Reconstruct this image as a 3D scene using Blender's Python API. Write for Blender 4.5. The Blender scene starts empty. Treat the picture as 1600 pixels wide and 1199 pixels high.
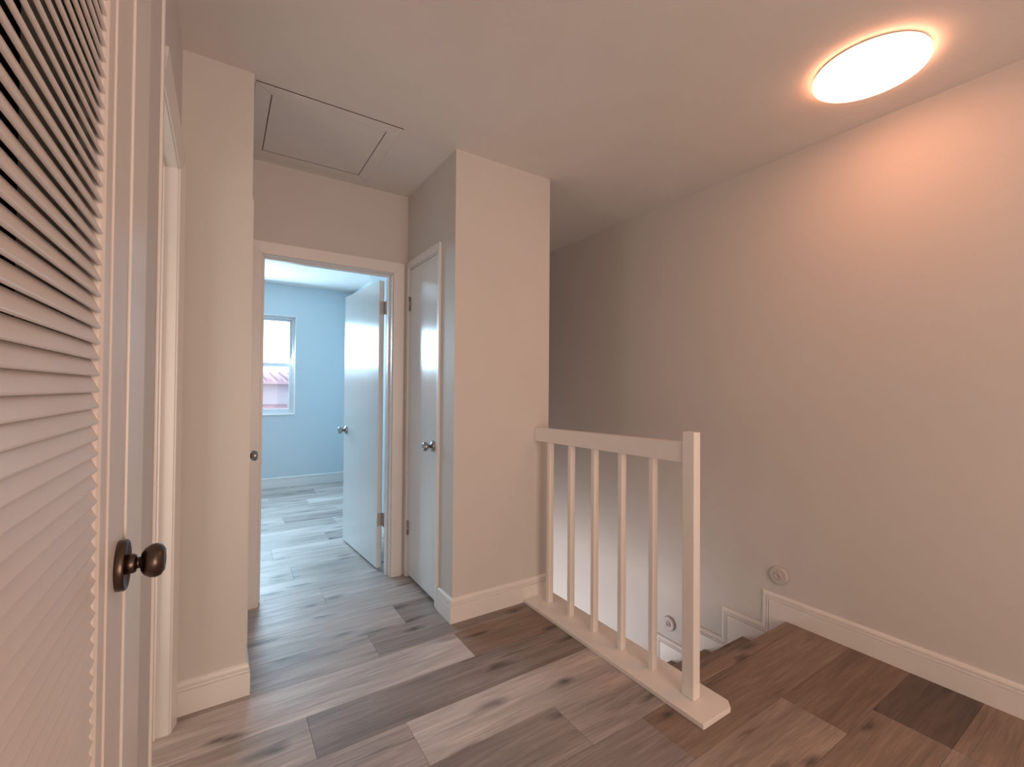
import bpy, bmesh, math, random
from mathutils import Vector, Matrix
random.seed(7)
S = bpy.context.scene
COL = S.collection

# ------------------------------------------------------------------ camera
EYE = 1.22
cd = bpy.data.cameras.new('camera'); cam = bpy.data.objects.new('camera', cd); COL.objects.link(cam)
cd.sensor_fit = 'HORIZONTAL'; cd.sensor_width = 36.0; cd.lens = 700.853 / 1600 * 36.0
cd.clip_start = 0.02; cd.clip_end = 200
F_ = Vector((0.54423, 0.838825, 0.013635)); R_ = Vector((0.838824, -0.544351, 0.0075106)); U_ = Vector((-0.0137222, -0.0073497, 0.999879))
cam.matrix_world = Matrix(((R_.x, U_.x, -F_.x, 0), (R_.y, U_.y, -F_.y, 0), (R_.z, U_.z, -F_.z, EYE), (0, 0, 0, 1)))
S.camera = cam

# ------------------------------------------------------------------ world, daylight, exposure
SKY = (0.62, 0.84, 1.0); SKY_STRENGTH = 6.0
LAMP_COLOR = (1.0, 0.385, 0.20); LAMP_STRENGTH = 11.5
w = bpy.data.worlds.new('sky'); S.world = w; w.use_nodes = True
bg = w.node_tree.nodes['Background']; bg.inputs[0].default_value = (*SKY, 1); bg.inputs[1].default_value = SKY_STRENGTH

def area(name, loc, direction, sx, sy, power, color):
    l = bpy.data.lights.new(name, 'AREA'); l.shape = 'RECTANGLE'; l.size = sx; l.size_y = sy
    l.energy = power; l.color = color
    o = bpy.data.objects.new(name, l); COL.objects.link(o); o.location = loc
    o.rotation_euler = Vector(direction).to_track_quat('-Z', 'Y').to_euler()
    return o
# daylight entering by the bedroom window and downstairs, plus a landing fill
area('bedroom_window_daylight', (0.06, 6.20, 1.80), (0, -1, -0.25), 1.36, 0.52, 64, (0.55, 0.81, 1.0))
area('landing_fill', (0.75, -2.30, 1.20), (0, 1, 0.22), 1.5, 1.7, 50, (1.0, 0.725, 0.575))  # added fill behind the camera, no window in the solid wall there
area('downstairs_daylight', (0.25, 3.6, -1.45), (1, -0.1, 0.12), 1.8, 1.5, 48, (1.0, 0.93, 0.92))
area('side_room_daylight', (-0.80, 1.55, 1.10), (1, 0.45, 0.05), 0.5, 1.3, 5.0, (1.0, 0.86, 0.72))
S.view_settings.view_transform = 'Standard'; S.view_settings.look = 'None'
S.view_settings.exposure = 0.0; S.view_settings.gamma = 1.0; S.view_settings.use_curve_mapping = False

# ------------------------------------------------------------------ materials
def new_mat(name):
    m = bpy.data.materials.new(name); m.use_nodes = True
    nt = m.node_tree; return m, nt, nt.nodes['Principled BSDF']
def N(nt, t, **kw):
    n = nt.nodes.new(t)
    for k, v in kw.items(): setattr(n, k, v)
    return n
def paint(name, col, rough, bump=0.0, bscale=180, var=0.05, vscale=3.0, spec=0.5, streak=None):
    m, nt, b = new_mat(name)
    b.inputs['Specular IOR Level'].default_value = spec
    g = N(nt, 'ShaderNodeNewGeometry')
    n1 = N(nt, 'ShaderNodeTexNoise'); n1.inputs['Scale'].default_value = vscale; n1.inputs['Detail'].default_value = 4
    nt.links.new(g.outputs['Position'], n1.inputs['Vector'])
    mx = N(nt, 'ShaderNodeMix', data_type='RGBA')
    mx.inputs['A'].default_value = (*[c * (1 - var) for c in col], 1); mx.inputs['B'].default_value = (*[min(1, c * (1 + var)) for c in col], 1)
    nt.links.new(n1.outputs['Fac'], mx.inputs['Factor']); nt.links.new(mx.outputs['Result'], b.inputs['Base Color'])
    b.inputs['Roughness'].default_value = rough
    if bump:
        n2 = N(nt, 'ShaderNodeTexNoise'); n2.inputs['Scale'].default_value = bscale; n2.inputs['Detail'].default_value = 3
        if streak:
            mp = N(nt, 'ShaderNodeMapping'); mp.inputs['Scale'].default_value = streak
            nt.links.new(g.outputs['Position'], mp.inputs['Vector']); nt.links.new(mp.outputs['Vector'], n2.inputs['Vector'])
        else:
            nt.links.new(g.outputs['Position'], n2.inputs['Vector'])
        bp = N(nt, 'ShaderNodeBump'); bp.inputs['Strength'].default_value = bump; bp.inputs['Distance'].default_value = 0.002
        nt.links.new(n2.outputs['Fac'], bp.inputs['Height']); nt.links.new(bp.outputs['Normal'], b.inputs['Normal'])
    return m
M_WALL = paint('wall_paint', (0.70, 0.678, 0.658), 0.55, 0.25, 160, 0.03, 2.0, 0.3)
M_BEDWALL = paint('bedroom_wall_paint', (0.66, 0.75, 0.80), 0.55, 0.2, 160, 0.03, 2.0, 0.3)
M_CEIL = paint('ceiling_paint', (0.82, 0.795, 0.775), 0.8, 0.5, 90, 0.04, 5.0, 0.2)
M_TRIM = paint('trim_enamel', (0.86, 0.84, 0.82), 0.30, 0.08, 60, 0.03, 6.0, 0.5)
M_DOOR = paint('door_enamel', (0.84, 0.83, 0.81), 0.17, 0.30, 30, 0.03, 3.0, 0.5, (1.0, 1.0, 0.06))
M_LOUV = paint('louver_enamel', (0.82, 0.77, 0.745), 0.42, 0.25, 40, 0.05, 12.0, 0.5, (1, .12, 1))
M_RAIL = paint('railing_paint', (0.90, 0.87, 0.835), 0.40, 0.15, 50, 0.04, 9.0, 0.5)
M_HATCH = paint('hatch_paint', (0.80, 0.785, 0.755), 0.6, 0.2, 60, 0.05, 7.0, 0.3)
M_VINYL = paint('window_vinyl', (0.70, 0.74, 0.78), 0.35, 0.0, 50, 0.02)
M_PLATE = paint('bracket_plate_paint', (0.62, 0.58, 0.57), 0.5, 0.1, 80, 0.05, 30)
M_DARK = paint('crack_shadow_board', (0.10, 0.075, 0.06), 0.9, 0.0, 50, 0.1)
M_CLOSET = paint('closet_interior_shade', (0.05, 0.042, 0.04), 0.9, 0.0, 50, 0.1)  # near-black colour puts the shade of the deep closet into its walls
M_PINK = paint('neighbour_stucco', (0.30, 0.235, 0.26), 0.9, 0.3, 20, 0.08, 1.0)
M_TILE = paint('neighbour_roof_tile', (0.26, 0.15, 0.17), 0.8, 0.3, 20, 0.3, 4.0)
M_GROUND = paint('street_ground', (0.2, 0.2, 0.19), 0.9, 0.2, 5, 0.2)

def metal(name, col, rough):
    m, nt, b = new_mat(name)
    b.inputs['Base Color'].default_value = (*col, 1); b.inputs['Metallic'].default_value = 1; 
    n = N(nt, 'ShaderNodeTexNoise'); n.inputs['Scale'].default_value = 60
    mr = N(nt, 'ShaderNodeMapRange'); mr.inputs['To Min'].default_value = rough * .8; mr.inputs['To Max'].default_value = rough * 1.3
    nt.links.new(n.outputs['Fac'], mr.inputs['Value']); nt.links.new(mr.outputs['Result'], b.inputs['Roughness'])
    return m
M_NICKEL = metal('satin_nickel', (0.42, 0.40, 0.39), 0.24)
M_BRONZE = metal('aged_bronze', (0.125, 0.095, 0.08), 0.30)
M_HINGE = metal('painted_hinge_metal', (0.60, 0.54, 0.50), 0.45)

def glass_mat():
    m = bpy.data.materials.new('window_glass'); m.use_nodes = True; nt = m.node_tree; nt.nodes.clear()
    o = N(nt, 'ShaderNodeOutputMaterial'); t = N(nt, 'ShaderNodeBsdfTransparent'); g = N(nt, 'ShaderNodeBsdfGlossy')
    g.inputs['Roughness'].default_value = 0.02; t.inputs['Color'].default_value = (.96, .98, .98, 1)
    f = N(nt, 'ShaderNodeFresnel'); f.inputs['IOR'].default_value = 1.25; mx = N(nt, 'ShaderNodeMixShader')
    nt.links.new(f.outputs[0], mx.inputs[0]); nt.links.new(t.outputs[0], mx.inputs[1]); nt.links.new(g.outputs[0], mx.inputs[2]); nt.links.new(mx.outputs[0], o.inputs[0])
    return m
M_GLASS = glass_mat()

def lamp_mat():
    m = bpy.data.materials.new('lamp_diffuser_glow'); m.use_nodes = True; nt = m.node_tree; b = nt.nodes['Principled BSDF']
    b.inputs['Base Color'].default_value = (.8, .78, .75, 1); b.inputs['Emission Color'].default_value = (*LAMP_COLOR, 1); b.inputs['Emission Strength'].default_value = LAMP_STRENGTH
    n = N(nt, 'ShaderNodeTexNoise'); n.inputs['Scale'].default_value = 5
    mr = N(nt, 'ShaderNodeMapRange'); mr.inputs['To Min'].default_value = .4; mr.inputs['To Max'].default_value = .5
    nt.links.new(n.outputs['Fac'], mr.inputs['Value']); nt.links.new(mr.outputs['Result'], b.inputs['Roughness'])
    return m
M_GLOW = lamp_mat()

def wood_mat():
    m, nt, b = new_mat('vinyl_wood_plank')
    L = nt.links.new
    g = N(nt, 'ShaderNodeNewGeometry'); oi = N(nt, 'ShaderNodeObjectInfo')
    off = N(nt, 'ShaderNodeVectorMath', operation='SCALE'); off.inputs[0].default_value = (37.3, 21.7, 5.1); L(oi.outputs['Random'], off.inputs['Scale'])
    add = N(nt, 'ShaderNodeVectorMath', operation='ADD'); L(g.outputs['Position'], add.inputs[0]); L(off.outputs[0], add.inputs[1])
    def noise(sc, detail, dist=0.0, rough=.55):
        mp = N(nt, 'ShaderNodeMapping'); mp.inputs['Scale'].default_value = sc; L(add.outputs[0], mp.inputs['Vector'])
        n = N(nt, 'ShaderNodeTexNoise'); n.inputs['Scale'].default_value = 1; n.inputs['Detail'].default_value = detail
        n.inputs['Distortion'].default_value = dist; n.inputs['Roughness'].default_value = rough; L(mp.outputs[0], n.inputs['Vector']); return n.outputs['Fac']
    def rng(v, a, bb, c, d):
        r = N(nt, 'ShaderNodeMapRange'); r.inputs['From Min'].default_value = a; r.inputs['From Max'].default_value = bb
        r.inputs['To Min'].default_value = c; r.inputs['To Max'].default_value = d; L(v, r.inputs['Value']); return r.outputs['Result']
    def mul(a, c):
        q = N(nt, 'ShaderNodeMath', operation='MULTIPLY'); L(a, q.inputs[0]); L(c, q.inputs[1]); return q.outputs[0]
    fine = rng(noise((6.0, 150.0, 20), 6, 0.3), .3, .72, .80, 1.14)
    grain = rng(noise((2.2, 26.0, 8), 6, 1.2), .30, .72, .74, 1.16)
    broad = rng(noise((1.1, 6.5, 3), 3, 0.5), .30, .70, .78, 1.18)
    # knots: sparse stretched dark eyes
    mp = N(nt, 'ShaderNodeMapping'); mp.inputs['Scale'].default_value = (2.3, 7.5, 1); L(add.outputs[0], mp.inputs['Vector'])
    nz = N(nt, 'ShaderNodeTexNoise'); nz.inputs['Scale'].default_value = 2.0; L(mp.outputs[0], nz.inputs['Vector'])
    mix = N(nt, 'ShaderNodeMix', data_type='RGBA', blend_type='LINEAR_LIGHT'); mix.inputs['Factor'].default_value = .22
    L(mp.outputs[0], mix.inputs['A']); L(nz.outputs['Color'], mix.inputs['B'])
    vo = N(nt, 'ShaderNodeTexVoronoi', voronoi_dimensions='2D'); vo.inputs['Scale'].default_value = 1.0; L(mix.outputs['Result'], vo.inputs['Vector'])
    kd = rng(vo.outputs['Distance'], .02, .20, .34, 1.0)
    sel = N(nt, 'ShaderNodeSeparateColor'); L(vo.outputs['Color'], sel.inputs[0])
    on = rng(sel.outputs[0], .52, .60, 0, 1)
    kmix = N(nt, 'ShaderNodeMix', data_type='FLOAT'); kmix.inputs['B'].default_value = 1.0; L(on, kmix.inputs['Factor']); L(kd, kmix.inputs['A'])
    # short dark mineral streaks along the grain
    st = rng(noise((2.6, 34.0, 2), 3, 0.6), .66, .74, 1.0, .60)
    tot = mul(mul(mul(fine, grain), mul(broad, st)), kmix.outputs['Result'])
    vm = N(nt, 'ShaderNodeVectorMath', operation='SCALE'); L(oi.outputs['Color'], vm.inputs[0]); L(tot, vm.inputs['Scale'])
    L(vm.outputs[0], b.inputs['Base Color'])
    L(rng(grain, .7, 1.2, .50, .38), b.inputs['Roughness']); b.inputs['Specular IOR Level'].default_value = .5
    bp = N(nt, 'ShaderNodeBump'); bp.inputs['Strength'].default_value = .12; bp.inputs['Distance'].default_value = .002
    L(fine, bp.inputs['Height']); L(bp.outputs['Normal'], b.inputs['Normal'])
    return m
M_WOOD = wood_mat()

# ------------------------------------------------------------------ mesh helpers
def add_box(bm, x0, x1, y0, y1, z0, z1):
    v = [bm.verts.new(c) for c in ((x0,y0,z0),(x1,y0,z0),(x1,y1,z0),(x0,y1,z0),(x0,y0,z1),(x1,y0,z1),(x1,y1,z1),(x0,y1,z1))]
    for f in ((0,3,2,1),(4,5,6,7),(0,1,5,4),(1,2,6,5),(2,3,7,6),(3,0,4,7)): bm.faces.new([v[i] for i in f])
def boxes_bm(bl):
    bm = bmesh.new()
    for b in bl: add_box(bm, *b)
    return bm
def bev(bm, w, seg=2):
    bmesh.ops.bevel(bm, geom=[e for e in bm.edges], offset=w, segments=seg, profile=.6, affect='EDGES', clamp_overlap=True)
    return bm
def obj(name, bm, mat, parent=None, smooth=False):
    bmesh.ops.recalc_face_normals(bm, faces=bm.faces)
    me = bpy.data.meshes.new(name); bm.to_mesh(me); bm.free(); me.materials.append(mat)
    if smooth: me.polygons.foreach_set('use_smooth', [True] * len(me.polygons))
    o = bpy.data.objects.new(name, me); COL.objects.link(o)
    if parent is not None: o.parent = parent; o.matrix_parent_inverse = parent.matrix_basis.inverted()
    return o
def box(name, dims, mat, parent=None, b=0.0, seg=2):
    bm = boxes_bm([dims])
    if b: bev(bm, b, seg)
    return obj(name, bm, mat, parent)
def tag(o, label, cat, group=None, kind=None):
    o['label'] = label; o['category'] = cat
    if group: o['group'] = group
    if kind: o['kind'] = kind
    return o
def empty(name, loc=(0, 0, 0)):
    o = bpy.data.objects.new(name, None); COL.objects.link(o); o.location = loc; o.empty_display_size = .1; return o
def lathe_bm(profile, origin, axis, seg=32):
    """profile: (radius, distance along axis)"""
    bm = bmesh.new(); ax = Vector(axis).normalized(); o = Vector(origin)
    a = ax.orthogonal().normalized(); c = ax.cross(a); rings = []
    for r, h in profile:
        if r < 1e-6: rings.append([bm.verts.new(o + ax * h)])
        else: rings.append([bm.verts.new(o + ax * h + (a * math.cos(t) + c * math.sin(t)) * r) for t in [2 * math.pi * i / seg for i in range(seg)]])
    for A, B in zip(rings, rings[1:]):
        if len(A) == 1 and len(B) == 1: continue
        for i in range(seg):
            j = (i + 1) % seg
            if len(A) == 1: bm.faces.new((A[0], B[i], B[j]))
            elif len(B) == 1: bm.faces.new((A[i], A[j], B[0]))
            else: bm.faces.new((A[i], A[j], B[j], B[i]))
    return bm
def sweep_bm(profile, pts, side=1):
    """profile (t outward, z) swept along a floor polyline pts (x,y) with mitred corners; outward = left of travel * side"""
    bm = bmesh.new(); P = [Vector(p) for p in pts]; nr = []
    for a, b in zip(P, P[1:]):
        d = (b - a).normalized(); nr.append(Vector((-d.y, d.x)) * side)
    rows = []
    for i, p in enumerate(P):
        if i == 0: m = nr[0]
        elif i == len(P) - 1: m = nr[-1]
        else: m = nr[i-1] + nr[i]; m = m / (1 + nr[i-1].dot(nr[i]))
        rows.append([bm.verts.new((p.x + m.x * t, p.y + m.y * t, z)) for t, z in profile])
    n = len(profile)
    for A, B in zip(rows, rows[1:]):
        for i in range(n):
            j = (i + 1) % n; bm.faces.new((A[i], A[j], B[j], B[i]))
    bm.faces.new(rows[0]); bm.faces.new(rows[-1][::-1])
    return bm
BASE = [(0, 0), (.016, 0), (.016, .084), (.0145, .086), (.0085, .0875), (.0085, .0905), (.0135, .092), (.0145, .0955), (.0135, .099), (.0075, .1005), (.0075, .1035), (.012, .105), (.0125, .111), (.0105, .118), (.006, .123), (0, .125)]

# ------------------------------------------------------------------ the setting: shell
CZ = 2.4952
XR, XP0, XP1, YP, YF = 2.548, 1.030, 1.657, 2.147, 2.873
XW, XL1, YL = -0.138, 0.097, 2.086
YFI = 2.993                       # bedroom side of the door wall
YB, XRM0, XRM1 = 6.182, -2.2, 1.46 # bedroom
def wall(name, bl, label, mat=M_WALL):
    o = obj(name, boxes_bm(bl), mat); return tag(o, label, 'wall', kind='structure')
wall('wall_right', [(XR, XR + .12, -2.5, 5.6, -2.8, CZ)], 'long plain painted wall right of the stairs below the round lamp')
# chase block beside the stairs (front face, closet face with a door opening)
DC0, DC1, DCT = 2.362, 2.830, 2.008     # linen closet opening in y and its height
wall('wall_pillar', [(XP0, XP1, YP, DC0 - .0, 0, CZ), (XP0, XP1, DC1, YFI, 0, CZ), (XP0, XP1, DC0, DC1, DCT, CZ), (XP0 + .45, XP1, DC0, DC1, 0, DCT), (1.55, XP1, YFI, 5.6, 0, CZ)],
     'projecting painted wall block between the closet door and the stair railing')
# door wall at the hall end
DO0, DO1, DOT = 0.185, 0.935, 1.975
wall('wall_back', [(-.6, DO0, YF, YFI, 0, CZ), (DO1, XP0, YF, YFI, 0, CZ), (DO0, DO1, YF, YFI, DOT, CZ)], 'painted end wall of the hall above the open bedroom door')
# left pier, with the opening of the side door towards the hall
DL0, DL1 = 2.30, 2.80
wall('wall_pier', [(-.6, XL1, YL, DL0, 0, CZ), (-.6, XL1, DL1, YF, 0, CZ), (-.6, XL1, DL0, DL1, DCT, CZ), (-.6, XL1 - .20, DL0, DL1, 0, DCT)], 'painted wall pier left of the hall passage with white baseboard')
# left wall, with the louvered closet and the narrow doorway
LC0, LC1, LCT = 0.10, 0.957, 2.05
XC, LJ = -0.131, 1.361
LD0, LD1, LDT = 1.42, 1.985, 2.000
wall('wall_left', [(XW - .12, XC, -2.5, LC0, 0, CZ), (XW - .12, XC, LC1, LJ, 0, CZ), (XW - .12, XW, LJ, LD0, 0, CZ), (XW - .12, XW, LD1, YL, 0, CZ), (XW - .12, XC, LC0, LC1, LCT, CZ), (XW - .12, XW, LD0, LD1, LDT, CZ)],
     'painted left wall around the louvered door and narrow doorway')
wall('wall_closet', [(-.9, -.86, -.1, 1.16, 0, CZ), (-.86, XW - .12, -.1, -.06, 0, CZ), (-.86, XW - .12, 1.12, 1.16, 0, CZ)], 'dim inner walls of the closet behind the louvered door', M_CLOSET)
wall('wall_side_room', [(-.9, -.86, 1.16, 2.085, 0, CZ), (-.86, XW - .12, 1.16, 1.20, 0, CZ), (-.86, XW - .12, 2.05, 2.085, 0, CZ)], 'inner walls of the small room behind the narrow doorway')
# bedroom
WX0, WX1, WZ0, WZ1 = -0.66, 0.783, 0.885, 2.118
wall('wall_bedroom', [(XRM0, WX0, YB, YB + .18, 0, CZ), (WX1, XRM1, YB, YB + .18, 0, CZ), (WX0, WX1, YB, YB + .18, 0, WZ0), (WX0, WX1, YB, YB + .18, WZ1, CZ)], 'pale blue bedroom wall holding the bright window', M_BEDWALL)
wall('wall_bedroom_side', [(1.18, 1.54, YFI, 4.3, 0, CZ), (XRM1, 1.54, 4.3, YB + .18, 0, CZ)], 'pale blue bedroom side wall behind the open door', M_BEDWALL)
wall('wall_bedroom_left', [(XRM0 - .1, XRM0, YFI - .12, YB + .18, 0, CZ), (XRM0, -.6, YFI - .12, YFI, 0, CZ)], 'pale blue bedroom wall left of the window, out of view', M_BEDWALL)
# landing behind the photographer and the stairwell below
wall('wall_front', [(XW - .12, XR, -2.55, -2.45, 0, CZ)], 'landing wall behind the photographer')
wall('wall_stairwell', [(1.56, XP1 + .003, 1.215, 2.25, -2.8, -.03), (1.56, XP1, 4.75, 5.6, -2.8, 0), (1.56, XR, 5.5, 5.6, -2.8, CZ), (1.56, XP1, 2.25, 4.75, -.32, -.0)], 'stairwell walls below the landing floor')
wall('wall_downstairs', [(-.1, 0, 2.2, 5.6, -2.8, -.32), (0, 1.56, 2.15, 2.25, -2.8, -.32), (0, 1.56, 5.5, 5.6, -2.8, -.32)], 'walls of the downstairs room below the landing')
tag(obj('ceiling', boxes_bm([(XRM0 - .1, XR + .12, -2.55, YB + .18, CZ, CZ + .15)]), M_CEIL), 'painted textured ceiling over the landing and hall', 'ceiling', kind='structure')
tag(box('ceiling_downstairs', (-.1, 1.56, 2.15, 5.6, -.32, -.27), M_CEIL), 'ceiling of the downstairs room', 'ceiling', kind='structure')
tag(box('floor_downstairs', (-.1, XR, 1.2, 5.6, -2.85, -2.80), M_WOOD), 'floor at the foot of the stairs', 'floor', kind='structure')
bpy.data.objects['floor_downstairs'].color = (.3, .26, .23, 1)

# ------------------------------------------------------------------ floor of planks
floor = obj('floor', boxes_bm([(-.9, XR, -2.55, 1.149, -.25, -.009), (-.9, 1.62, 1.149, YFI, -.25, -.009), (XRM0, XRM1, YFI, YB, -.25, -.009), (XRM1, 1.62, YFI, 5.6, -.25, -.009)]), M_WOOD)
tag(floor, 'grey-brown wood-look plank floor of the landing, hall and bedroom', 'floor', kind='structure'); floor.color = (.22, .185, .165, 1)
TONE = {'L': (.64, .565, .53), 'l': (.57, .50, .465), 'm': (.48, .415, .38), 'd': (.34, .285, .26), 'D': (.165, .118, .096), 'w': (.44, .345, .29),
        'b': (.315, .230, .180), 'n': (.27, .188, .142)}
ROWS = {  # row: (a joint x, tones of the planks right of it, tones of those left of it going left)
    -4: (1.55, 'bnb', 'mlm'), -3: (.90, 'wbn', 'ml'), -2: (2.12, 'D', 'bml'), -1: (1.895, 'n', 'wml'), 0: (1.336, 'bn', 'dml'), 1: (1.092, 'md', 'dm'),
    2: (.585, 'Ll', 'ml'), 3: (.283, 'dd', 'mm'), 4: (.993, 'bm', 'Ll'), 5: (.625, 'dm', 'ml'), 6: (.826, 'dm', 'lL'), 7: (1.30, 'm', 'lL'),
    8: (.52, 'lm', 'Ll'), 9: (.95, 'm', 'lLm'), 10: (.41, 'm', 'Lml'), 11: (1.05, 'l', 'lLm'), 12: (.33, 'L', 'lmL'), 13: (.75, 'm', 'lLl'), 14: (.1, 'L', 'mlL'),
    15: (.9, 'l', 'mLl'), 16: (.5, 'd', 'lmL'), 17: (1.0, 'l', 'mLm'), 18: (.25, 'm', 'lmL'), 19: (.8, 'L', 'mlm'), 20: (.45, 'm', 'lml'), 21: (.95, 'l', 'dml'), 22: (.2, 'm', 'ldm'), 23: (.7, 'l', 'mlm')}
PW, PL = .2236, 1.22
for k, (xj, tr, tl) in ROWS.items():
    y0 = .925 + k * PW; y1 = min(y0 + PW, YB)
    xa, xb = (-.26, XR - .002) if k <= 0 else (-.26, 1.62) if k <= 8 else (XRM0, XRM1)
    cuts = [(xj + i * PL, xj + (i + 1) * PL, tr[min(i, len(tr) - 1)]) for i in range(4)] + [(xj - (i + 1) * PL, xj - i * PL, tl[min(i, len(tl) - 1)]) for i in range(5)]
    for a, b, t in sorted(cuts):
        a, b = max(a, xa), min(b, xb)
        if b - a < .03: continue
        g = .0004
        o = box('plank', (a + g, b - g, y0 + g, y1 - g, -.009, 0), M_WOOD, floor, .0005, 1)
        j = random.uniform(.94, 1.06); o.color = (*[c * j for c in TONE[t]], 1)

# ------------------------------------------------------------------ staircase going down along the right wall
RISE, RUN, Y0 = .190, .241, 1.215
st = empty('staircase', (2.1, Y0, -.19))
tag(st, 'brown wood-look steps going down between the railing and right wall', 'stairs')
SX0, SX1 = XP1 + .006, XR - .016
o = box('landing_nosing', (XP1 + .001, XR - .0155, 1.150, Y0, -.03, .001), M_WOOD, st, .004); o.color = (*TONE['b'], 1)
for i in range(1, 14):
    zt = -RISE * i; ya = Y0 - .025 + RUN * (i - 1)
    o = box('riser', (SX0, SX1, ya - .005, ya + .013, zt, zt + RISE - .031), M_WOOD, st); o.color = (*TONE['n'], 1)
    o = box('tread', (SX0, SX1, ya + .0135, ya + RUN - .05, zt - .03, zt), M_WOOD, st, .001); o.color = (*TONE['bdn'[i % 3]], 1)
    o = box('nosing', (SX0, SX1, ya + RUN - .0495, ya + RUN + .025, zt - .03, zt + .001), M_WOOD, st, .004); o.color = (*TONE['b'], 1)

# ------------------------------------------------------------------ baseboards
def baseboard(name, pts, side, label):
    return tag(obj(name, sweep_bm(BASE, pts, side), M_TRIM), label, 'baseboard', kind='structure')
baseboard('baseboard_pillar', [(XP0, 2.313), (XP0, YP), (XP1, YP)], -1, 'white moulded baseboard wrapping the wall block beside the railing') 
baseboard('baseboard_pier', [(XW + .012, YL), (XL1, YL), (XL1, 2.25)], -1, 'white moulded baseboard at the foot of the left wall pier')
baseboard('baseboard_bedroom', [(XRM0, YB), (XRM1, YB), (XRM1, 4.3), (1.18, 4.3), (1.18, YFI)], -1, 'white baseboard below the bedroom window wall')
baseboard('baseboard_left', [(XC, -2.4), (XC, .005)], -1, 'white baseboard on the left wall behind the photographer')
# stepped baseboard on the right wall
def stepped():
    bm = bmesh.new()
    prof = [(0, .0), (0, .006), (.007, .0105), (.014, .0125), (.020, .012), (.0215, .0075), (.0245, .0075), (.026, .0135), (.0295, .0145), (.033, .0135), (.0345, .0085), (.0375, .0085), (.039, .0150)]
    top = .122; Y = 1.343
    line = [(-2.4, top)]
    for i in range(11):
        line.append((Y + RUN * i, top - RISE * i)); line.append((Y + RUN * i, top - RISE * (i + 1)))
    rows = []
    for j, (y, z) in enumerate(line):
        rows.append([bm.verts.new((XR - t, y - d if j else y, z - d)) for d, t in prof])
    for A, B in zip(rows, rows[1:]):
        for a, b, c, e in zip(A, A[1:], B[1:], B): bm.faces.new((a, b, c, e))
    d = .039; xs = XR - .015
    segs = [(-2.4, 1.150, top - d, 0.0), (1.150, Y - d, top - d, -.6)] + [(Y - d + RUN * (i - 1), Y - d + RUN * i, top - d - RISE * i, -.45 - RISE * i) for i in range(1, 12)]
    for ya, yb, zt, zb in segs:
        v = [bm.verts.new(c) for c in ((xs, ya, zb), (xs, yb, zb), (xs, yb, zt), (xs, ya, zt))]; bm.faces.new(v)
        v2 = [bm.verts.new((XR, c.co.y, c.co.z)) for c in v]; bm.faces.new((v[0], v[1], v2[1], v2[0])); bm.faces.new((v[0], v[3], v2[3], v2[0])); bm.faces.new((v[1], v[2], v2[2], v2[1]))
    return bm
tag(obj('baseboard_right', stepped(), M_TRIM), 'white moulded baseboard stepping down the right wall with the stairs', 'baseboard', kind='structure')

# ------------------------------------------------------------------ door frames, doors
def casing_bm(axis, plane, out, a0, a1, zt, width, t_in, t_out, parts):
    """flat-ish casing boards round an opening a0..a1 (along y for axis 'x', along x for axis 'y'); returns list of bmesh"""
    def P(a, t, z): return (plane + out * t, a, z) if axis == 'x' else (a, plane + out * t, z)
    res = []
    for which in parts:
        bm = bmesh.new()
        if which == 'lo': quad = [(a0, 0), (a0 - width, 0), (a0 - width, zt + width), (a0, zt)]
        elif which == 'hi': quad = [(a1, 0), (a1 + width, 0), (a1 + width, zt + width), (a1, zt)]
        else: quad = [(a0, zt), (a0 - width, zt + width), (a1 + width, zt + width), (a1, zt)]
        th = [t_in, t_out, t_out, t_in]
        f = [bm.verts.new(P(a, t, z)) for (a, z), t in zip(quad, th)]; k = [bm.verts.new(P(a, 0, z)) for a, z in quad]
        bm.faces.new(f); bm.faces.new(k[::-1])
        for i in range(4): j = (i + 1) % 4; bm.faces.new((f[i], f[j], k[j], k[i]))
        bev(bm, .0025, 2); res.append(bm)
    return res
def frame(name, label, axis, plane, out, a0, a1, zt, width, t_in, t_out, jamb_depth, stop_at, parts=('lo', 'hi', 'top'), jt=.012):
    e = empty(name, (plane, (a0 + a1) / 2, 0) if axis == 'x' else ((a0 + a1) / 2, plane, 0)); tag(e, label, 'door frame', kind='structure')
    for bm in casing_bm(axis, plane, out, a0 + .0, a1 - .0, zt, width, t_in, t_out, parts): obj('casing', bm, M_TRIM, e)
    def B(n, a, b, d0, d1, z0, z1):
        lo, hi = sorted((plane - out * d0, plane - out * d1))
        box(n, (lo, hi, a, b, z0, z1) if axis == 'x' else (a, b, lo, hi, z0, z1), M_TRIM, e, .001, 1)
    B('jamb', a0 + .0005, a0 + jt, -.001, jamb_depth, 0, zt - .0005); B('jamb', a1 - jt, a1 - .0005, -.001, jamb_depth, 0, zt - .0005)
    B('head_jamb', a0 + jt, a1 - jt, -.001, jamb_depth, zt - jt, zt - .0005)
    if stop_at is not None:
        s0, s1 = stop_at
        B('door_stop', a0 + jt, a0 + jt + .010, s0, s1, 0, zt - jt); B('door_stop', a1 - jt - .010, a1 - jt, s0, s1, 0, zt - jt); B('door_stop', a0 + jt + .01, a1 - jt - .01, s0, s1, zt - jt - .010, zt - jt)
    return e
def knob(parent, base, axis, mat, s=1.0):
    k = obj('knob', lathe_bm([(0, .0165*s), (.0095*s, .0165*s), (.0095*s, .026*s), (.013*s, .031*s), (.022*s, .036*s), (.0265*s, .043*s), (.0275*s, .051*s), (.025*s, .058*s), (.019*s, .0625*s), (.012*s, .0635*s), (.010*s, .062*s), (0, .062*s)], base, axis, 28), mat, parent, True)
    obj('rosette', lathe_bm([(0, .0), (.032*s, .0), (.0325*s, .003*s), (.029*s, .009*s), (.020*s, .013*s), (.013*s, .0165*s), (0, .0165*s)], base, axis, 32), mat, k, True)
    return k
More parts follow.
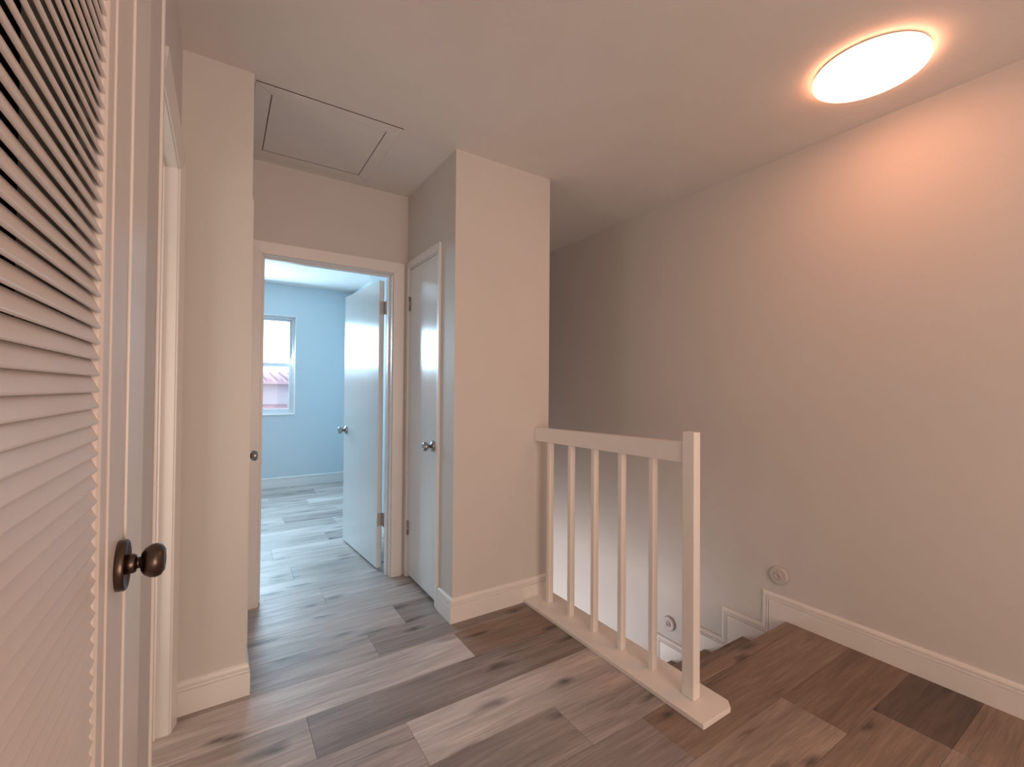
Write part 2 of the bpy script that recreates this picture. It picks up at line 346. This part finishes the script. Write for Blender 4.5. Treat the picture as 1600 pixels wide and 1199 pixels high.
def hinge(parent, x, y, z, leaf):
    """knuckle at x,y ; leaf = list of boxes"""
    h = obj('hinge', lathe_bm([(0, -.046), (.0045, -.046), (.0045, -.0155), (.0052, -.015), (.0045, -.0145), (.0045, .0145), (.0052, .015), (.0045, .0155), (.0045, .046), (0, .046)], (x, y, z), (0, 0, 1), 12), M_HINGE, parent, True)
    for i, b in enumerate(leaf): box('hinge_leaf', (b[0], b[1], b[2], b[3], z - .044, z + .044), M_HINGE, h, .0005, 1)
    return h

# hall end: bedroom door frame and open door
fr = frame('trim_1', 'white frame around the open bedroom doorway', 'y', YF, -1, DO0, DO1, DOT, .068, .010, .016, YFI - YF + .001, (.045, .080), jt=.006)
d1 = empty('door_1', (.931, 3.012, 0)); tag(d1, 'glossy white flush door swung open into the bedroom', 'door', kind='structure')
ang = math.radians(-4.5)
DW = .735
slab = box('door_slab', (-.0365, -.0015, .030, .030 + DW, .012, 1.955), M_DOOR, None, .0012, 2)
slab.parent = d1
k1 = knob(d1, (-.0365, .030 + DW - .065, .890), (-1, 0, 0), M_NICKEL)
k2 = knob(d1, (-.0015, .030 + DW - .065, .890), (1, 0, 0), M_NICKEL)
for k in (k1, k2): k.matrix_parent_inverse = Matrix()
for z in (1.770, .335):
    h = hinge(d1, .002, .008, z, [(-.034, -.001, .0275, .0300), (-.001, .0005, .008, .030)]); h.matrix_parent_inverse = Matrix()
d1.rotation_euler = (0, 0, -ang)
d1.location = (.931, 3.008, 0)

# linen closet opposite: closed glossy door
fr = frame('trim_2', 'white frame around the narrow closed closet door', 'x', XP0, -1, DC0, DC1, DCT, .040, .009, .014, .08, None, jt=.008)
d2 = empty('door_2', (XP0 + .017, 2.6, 0)); tag(d2, 'narrow glossy white closet door, closed, beside the wall block', 'door', kind='structure')
box('door_slab', (XP0 + .003, XP0 + .038, DC0 + .0105, DC1 - .0105, .018, DCT - .011), M_DOOR, d2, .0012)
knob(d2, (XP0 + .003, DC0 + .062, .890), (-1, 0, 0), M_NICKEL)
for z in (1.775, .32): hinge(d2, XP0 - .004, DC1 - .010, z, [(XP0 - .0005, XP0 + .003, DC1 - .032, DC1 - .012)])
# side door in the left pier (only its knob and frame edge show)
fr = frame('trim_3', 'white frame edge on the hall side of the left pier', 'x', XL1, 1, DL0, DL1, DCT, .040, .009, .014, .08, None, jt=.008)
d3 = empty('door_3', (XL1 - .02, 2.55, 0)); tag(d3, 'white closed side door hidden behind the left pier, only its knob showing', 'door', kind='structure')
box('door_slab', (XL1 - .038, XL1 - .003, DL0 + .0105, DL1 - .0105, .018, DCT - .011), M_DOOR, d3, .0012)
knob(d3, (XL1 - .003, 2.49, .893), (1, 0, 0), M_NICKEL, .95)

# narrow doorway in the left wall
e = frame('trim_4', 'white frame of the narrow doorway between louvered door and pier', 'x', XW, 1, LD0, LD1, LDT, .052, .007, .021, .12, (.036, .07), parts=('hi', 'top'), jt=.002)
box('corner_strip', (XC, XC + .007, LJ - .020, LJ, 0, CZ), M_TRIM, e, .003, 3)

# louvered closet door
XD = -0.130
ct = empty('trim_5', (XW, LC1, 0)); tag(ct, 'white flat frame strip right of the louvered door', 'door frame', kind='structure')
box('casing', (XC, XC + .005, LC1 + .002, 1.130, 0, LCT + .09), M_TRIM, ct, .003, 3)
box('casing', (XC, XC + .005, LC0 - .09, LC0 - .002, 0, LCT + .09), M_TRIM, ct, .004, 3)
box('casing', (XC, XC + .005, LC0 - .002, LC1 + .002, LCT + .002, LCT + .09), M_TRIM, ct, .003, 2)
d4 = empty('door_4', (XD - .015, .55, 0)); tag(d4, 'white louvered closet door with dark bronze knob', 'door', kind='structure')
def profile_stile(name, y0, y1, inner):
    """stile with a recessed moulded inner edge at y=inner side"""
    bm = bmesh.new(); s = 1 if inner > (y0 + y1) / 2 else -1
    e_ = y1 if s > 0 else y0; o_ = y0 if s > 0 else y1
    pr = [(o_, 0), (e_ - s * .046, 0), (e_ - s * .044, -.0022), (e_ - s * .030, -.0024), (e_ - s * .020, -.0014), (e_ - s * .006, -.0024), (e_, -.0060), (e_, -.030), (o_, -.030)]
    lo = [bm.verts.new((XD + x, y, .02)) for y, x in pr]; hi = [bm.verts.new((XD + x, y, 2.035)) for y, x in pr]
    n = len(pr)
    for i in range(n): j = (i + 1) % n; bm.faces.new((lo[i], lo[j], hi[j], hi[i]))
    bm.faces.new(lo[::-1]); bm.faces.new(hi)
    return obj(name, bm, M_LOUV, d4)
profile_stile('stile', .793, .954, .793); profile_stile('stile', .104, .215, .215)
box('rail', (XD - .029, XD - .001, .216, .792, .02, .16), M_LOUV, d4, .003); box('rail', (XD - .029, XD - .001, .216, .792, 1.94, 2.034), M_LOUV, d4, .003)
PITCH = .0209
bm = bmesh.new()
L2 = (.800 - .207) / 2; wv = .0115; th = .0023; tl = math.radians(66)
prof = [(-wv, -th), (wv - .0020, -th), (wv - .0006, -th * .65), (wv, 0), (wv - .0006, th * .65), (wv - .0020, th), (-wv, th)]
ca, sa = math.cos(tl), math.sin(tl)
rows = [[bm.verts.new((a * ca + b * sa, y, -a * sa + b * ca)) for a, b in prof] for y in (-L2, L2)]
for i in range(len(prof)): j = (i + 1) % len(prof); bm.faces.new((rows[0][i], rows[0][j], rows[1][j], rows[1][i]))
bm.faces.new(rows[0]); bm.faces.new(rows[1][::-1])
sl = obj('slat', bm, M_LOUV, d4); sl.matrix_parent_inverse = Matrix(); z = .178; first = True
while z < 1.925:
    o = sl if first else sl.copy()
    if not first: COL.objects.link(o)
    first = False
    o.location = Vector((XD - .0105, (.800 + .207) / 2, z)) - d4.location; z += PITCH
bz = (XD, .915, .943)
kb = obj('knob', lathe_bm([(0, .004), (.0150, .004), (.0148, .019), (.0130, .0225), (.0090, .0235), (.0085, .0275), (.014, .0285), (.0210, .033), (.0252, .040), (.0262, .047), (.0238, .054), (.0165, .0585), (.0105, .0590), (.0085, .0575), (0, .0575)], bz, (1, 0, 0), 36), M_BRONZE, d4, True)
obj('rosette', lathe_bm([(0, .0), (.037, .0), (.0385, .003), (.0385, .0095), (.0365, .0120), (.034, .0105), (.022, .006), (.015, .005), (0, .005)], bz, (1, 0, 0), 40), M_BRONZE, kb, True)

# ------------------------------------------------------------------ bedroom window (two single-hung units)
def window(name, x0, x1, label):
    e = empty(name, ((x0 + x1) / 2, YB, WZ0)); tag(e, label, 'window', kind='structure')
    z0, z1, zm = WZ0 + .012, WZ1 - .012, 1.500; ya = YB + .055
    def fr4(nm, xa, xb, za, zb, wd, y0, y1, wb=None, wt=None):
        wb = wb or wd; wt = wt or wd
        box(nm, (xa, xa + wd, y0, y1, za, zb), M_VINYL, e, .002); box(nm, (xb - wd, xb, y0, y1, za, zb), M_VINYL, e, .002)
        box(nm, (xa + wd, xb - wd, y0, y1, za, za + wb), M_VINYL, e, .002); box(nm, (xa + wd, xb - wd, y0, y1, zb - wt, zb), M_VINYL, e, .002)
    fr4('frame', x0, x1, z0, z1, .028, ya, ya + .07)
    fr4('sash', x0 + .029, x1 - .029, zm + .003, z1 - .029, .022, ya + .036, ya + .062)
    fr4('sash', x0 + .029, x1 - .029, z0 + .029, zm + .03, .026, ya + .006, ya + .032, .034, .046)
    for za, zb, yy in ((zm + .02, z1 - .045, ya + .049), (z0 + .055, zm + .005, ya + .019)):
        box('pane', (x0 + .048, x1 - .048, yy - .002, yy + .002, za, zb), M_GLASS, e)
    box('sash_lock', ((x0 + x1) / 2 - .025, (x0 + x1) / 2 + .025, ya + .008, ya + .032, zm + .0305, zm + .044), M_NICKEL, e, .003)
    return e
window('window_1', .045, WX1 - .012, 'white single-hung bedroom window seen through the open doorway')
window('window_2', WX0 + .012, -.02, 'left half of the bedroom window, hidden behind the door frame')
tr = empty('trim_6', (.06, YB, WZ0)); tag(tr, 'white edging and sill of the bedroom window recess', 'window trim', kind='structure')
for b in ((WX0, WX0 + .012, WZ0, WZ1), (WX1 - .012, WX1, WZ0, WZ1)): box('reveal_edge', (b[0], b[1], YB - .006, YB + .17, b[2], b[3]), M_TRIM, tr, .001, 1)
box('reveal_edge', (WX0 + .012, WX1 - .012, YB - .006, YB + .17, WZ1 - .012, WZ1), M_TRIM, tr, .001, 1); box('sill', (WX0 + .012, WX1 - .012, YB - .012, YB + .17, WZ0, WZ0 + .012), M_TRIM, tr, .001, 1)
box('mullion', (-.02, .045, YB + .06, YB + .12, WZ0 + .012, WZ1 - .012), M_VINYL, tr, .002)

# ------------------------------------------------------------------ stair railing
rl = empty('stair_railing', (1.575, 1.57, 0)); tag(rl, 'white painted wooden railing with five balusters guarding the stair opening', 'railing')
def skewbox(name, x0, x1, y0, y1, zb0, zt0, zb1, zt1, mat, b=.0025):
    bm = boxes_bm([(x0, x1, y0, y1, 0, 1)])
    for v in bm.verts:
        near = v.co.y < (y0 + y1) / 2
        v.co.z = (zt0 if near else zt1) if v.co.z > .5 else (zb0 if near else zb1)
    bev(bm, b, 2); return obj(name, bm, mat, rl)
# base plate with eased ends
bm = bmesh.new()
pl = [(1.470, .985), (1.640, .985), (1.668, 1.012), (1.668, YP - .0155), (1.470, YP - .0155)]
lo = [bm.verts.new((a, b, .0005)) for a, b in pl]; hi = [bm.verts.new((a, b, .021)) for a, b in pl]
bm.faces.new(hi); bm.faces.new(lo[::-1])
for i in range(5): j = (i + 1) % 5; bm.faces.new((lo[i], lo[j], hi[j], hi[i]))
bmesh.ops.recalc_face_normals(bm, faces=bm.faces); bev(bm, .003, 2)
obj('base_plate', bm, M_RAIL, rl)
bm = boxes_bm([(1.545, 1.586, 1.078, 1.133, .0212, 1.058)]); bev(bm, .005, 3); obj('newel_post', bm, M_RAIL, rl)
skewbox('top_rail', 1.553, 1.592, 1.1335, YP - .001, .933, 1.013, .921, .999, M_RAIL)
for i, y in enumerate((1.290, 1.470, 1.651, 1.830, 2.012)):
    zb = .933 + (.921 - .933) * (y - 1.133) / 1.013
    skewbox('baluster', 1.561, 1.593, y - .001, y + .022, .0212, zb - .0008, .0212, zb - .0012, M_RAIL, .002)

# ------------------------------------------------------------------ attic hatch
ht = empty('attic_hatch', (.42, 2.46, CZ)); tag(ht, 'white framed attic access hatch set in the hall ceiling', 'hatch')
HX0, HX1, HY0, HY1, fw = .104, .733, 2.128, 2.795, .062
def trap(pts, z0, z1, nm):
    bm = bmesh.new(); lo = [bm.verts.new((a, b, z0)) for a, b in pts]; hi = [bm.verts.new((a, b, z1)) for a, b in pts]
    bm.faces.new(lo[::-1]); bm.faces.new(hi)
    for i in range(4): j = (i + 1) % 4; bm.faces.new((lo[i], lo[j], hi[j], hi[i]))
    bmesh.ops.recalc_face_normals(bm, faces=bm.faces); bev(bm, .001, 1); obj(nm, bm, M_HATCH, ht)
g = .0016
trap([(HX0, HY0), (HX1, HY0), (HX1 - fw - g, HY0 + fw), (HX0 + fw + g, HY0 + fw)], CZ - .0052, CZ - .002, 'frame_board')
trap([(HX0, HY1), (HX1, HY1), (HX1 - fw - g, HY1 - fw), (HX0 + fw + g, HY1 - fw)], CZ - .0052, CZ - .002, 'frame_board')
trap([(HX0, HY0 + 2*g), (HX0, HY1 - 2*g), (HX0 + fw, HY1 - fw - g), (HX0 + fw, HY0 + fw + g)], CZ - .0052, CZ - .002, 'frame_board')
trap([(HX1, HY0 + 2*g), (HX1, HY1 - 2*g), (HX1 - fw, HY1 - fw - g), (HX1 - fw, HY0 + fw + g)], CZ - .0052, CZ - .002, 'frame_board')
box('panel', (HX0 + fw + .004, HX1 - fw - .004, HY0 + fw + .0015, HY1 - fw - .009, CZ - .0048, CZ - .002), M_HATCH, ht, .001, 1)
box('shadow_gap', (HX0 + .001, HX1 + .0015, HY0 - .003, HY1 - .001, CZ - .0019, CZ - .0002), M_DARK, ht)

# ------------------------------------------------------------------ ceiling lamp
LX, LY = 2.111, .703
lp = empty('ceiling_light', (LX, LY, CZ)); tag(lp, 'round flat glowing white ceiling light above the stairs landing', 'ceiling light')
obj('base_ring', lathe_bm([(0, 0), (.169, 0), (.177, .003), (.182, .006), (.182, .0085), (.178, .009), (0, .009)], (LX, LY, CZ), (0, 0, -1), 72), M_TRIM, lp, True)
obj('diffuser', lathe_bm([(.1815, .0092), (.1840, .012), (.1845, .021), (.1825, .026), (.174, .0295), (.147, .032), (.09, .0335), (0, .034)], (LX, LY, CZ), (0, 0, -1), 72), M_GLOW, lp, True)

# ------------------------------------------------------------------ round handrail bracket plates on the wall
for y, z, lab in ((1.256, .226, 'round painted handrail bracket plate above the top baseboard step'), (1.964, -.342, 'round painted handrail bracket plate lower on the wall behind the balusters')):
    e = empty('wall_plate', (XR, y, z)); tag(e, lab, 'wall plate', 'round plates left from a handrail')
    obj('disc', lathe_bm([(0, 0), (.047, 0), (.048, .006), (.046, .014), (.042, .016), (.034, .0145), (0, .0145)], (XR, y, z), (-1, 0, 0), 40), M_PLATE, e, True)
    obj('ring', lathe_bm([(.020, .0148), (.020, .0180), (.015, .0200), (.010, .0180), (.0095, .0148)], (XR, y, z), (-1, 0, 0), 28), M_PLATE, e, True)
    obj('hub', lathe_bm([(0, .0148), (.006, .0148), (.006, .0165), (.004, .0175), (0, .0175)], (XR, y, z), (-1, 0, 0), 16), M_PLATE, e, True)

# ------------------------------------------------------------------ outside: the neighbour's house beyond the window
hs = empty('neighbour_house', (1.0, 16.0, -4)); tag(hs, 'pale pink house with tiled roof outside the window', 'house')
box('house_wall', (-6, 8, 16.0, 22, -4, 1.36), M_PINK, hs)
def slope(nm, x0, x1, y0, z0, y1, z1, t=.08):
    bm = bmesh.new(); v = [bm.verts.new(c) for c in ((x0, y0, z0), (x1, y0, z0), (x1, y1, z1), (x0, y1, z1), (x0, y0, z0 + t), (x1, y0, z0 + t), (x1, y1, z1 + t), (x0, y1, z1 + t))]
    for f in ((0,3,2,1),(4,5,6,7),(0,1,5,4),(1,2,6,5),(2,3,7,6),(3,0,4,7)): bm.faces.new([v[i] for i in f])
    return obj(nm, bm, M_TILE, hs)
slope('roof', -6.3, 8.3, 15.6, 1.34, 19, 1.72); slope('lower_roof', -6, 1.75, 14.2, .18, 16.0, .62)
slope('lower_roof', 1.75, 8, 14.2, -.05, 16.0, .40)
for i in range(46):
    x = -6.2 + i * .31
    obj('roof_tile', lathe_bm([(0, 0), (.09, 0), (.075, 3.2), (0, 3.2)], (x, 15.6, 1.43), (0, 3.4, .38), 8), M_TILE, hs, True)
box('downpipe', (2.02, 2.14, 15.86, 15.98, -4, 1.34), M_VINYL, hs, .01)
tag(box('street_ground', (-30, 30, 6.6, 60, -4.2, -4.0), M_GROUND), 'ground outside below the bedroom window', 'ground', kind='structure')
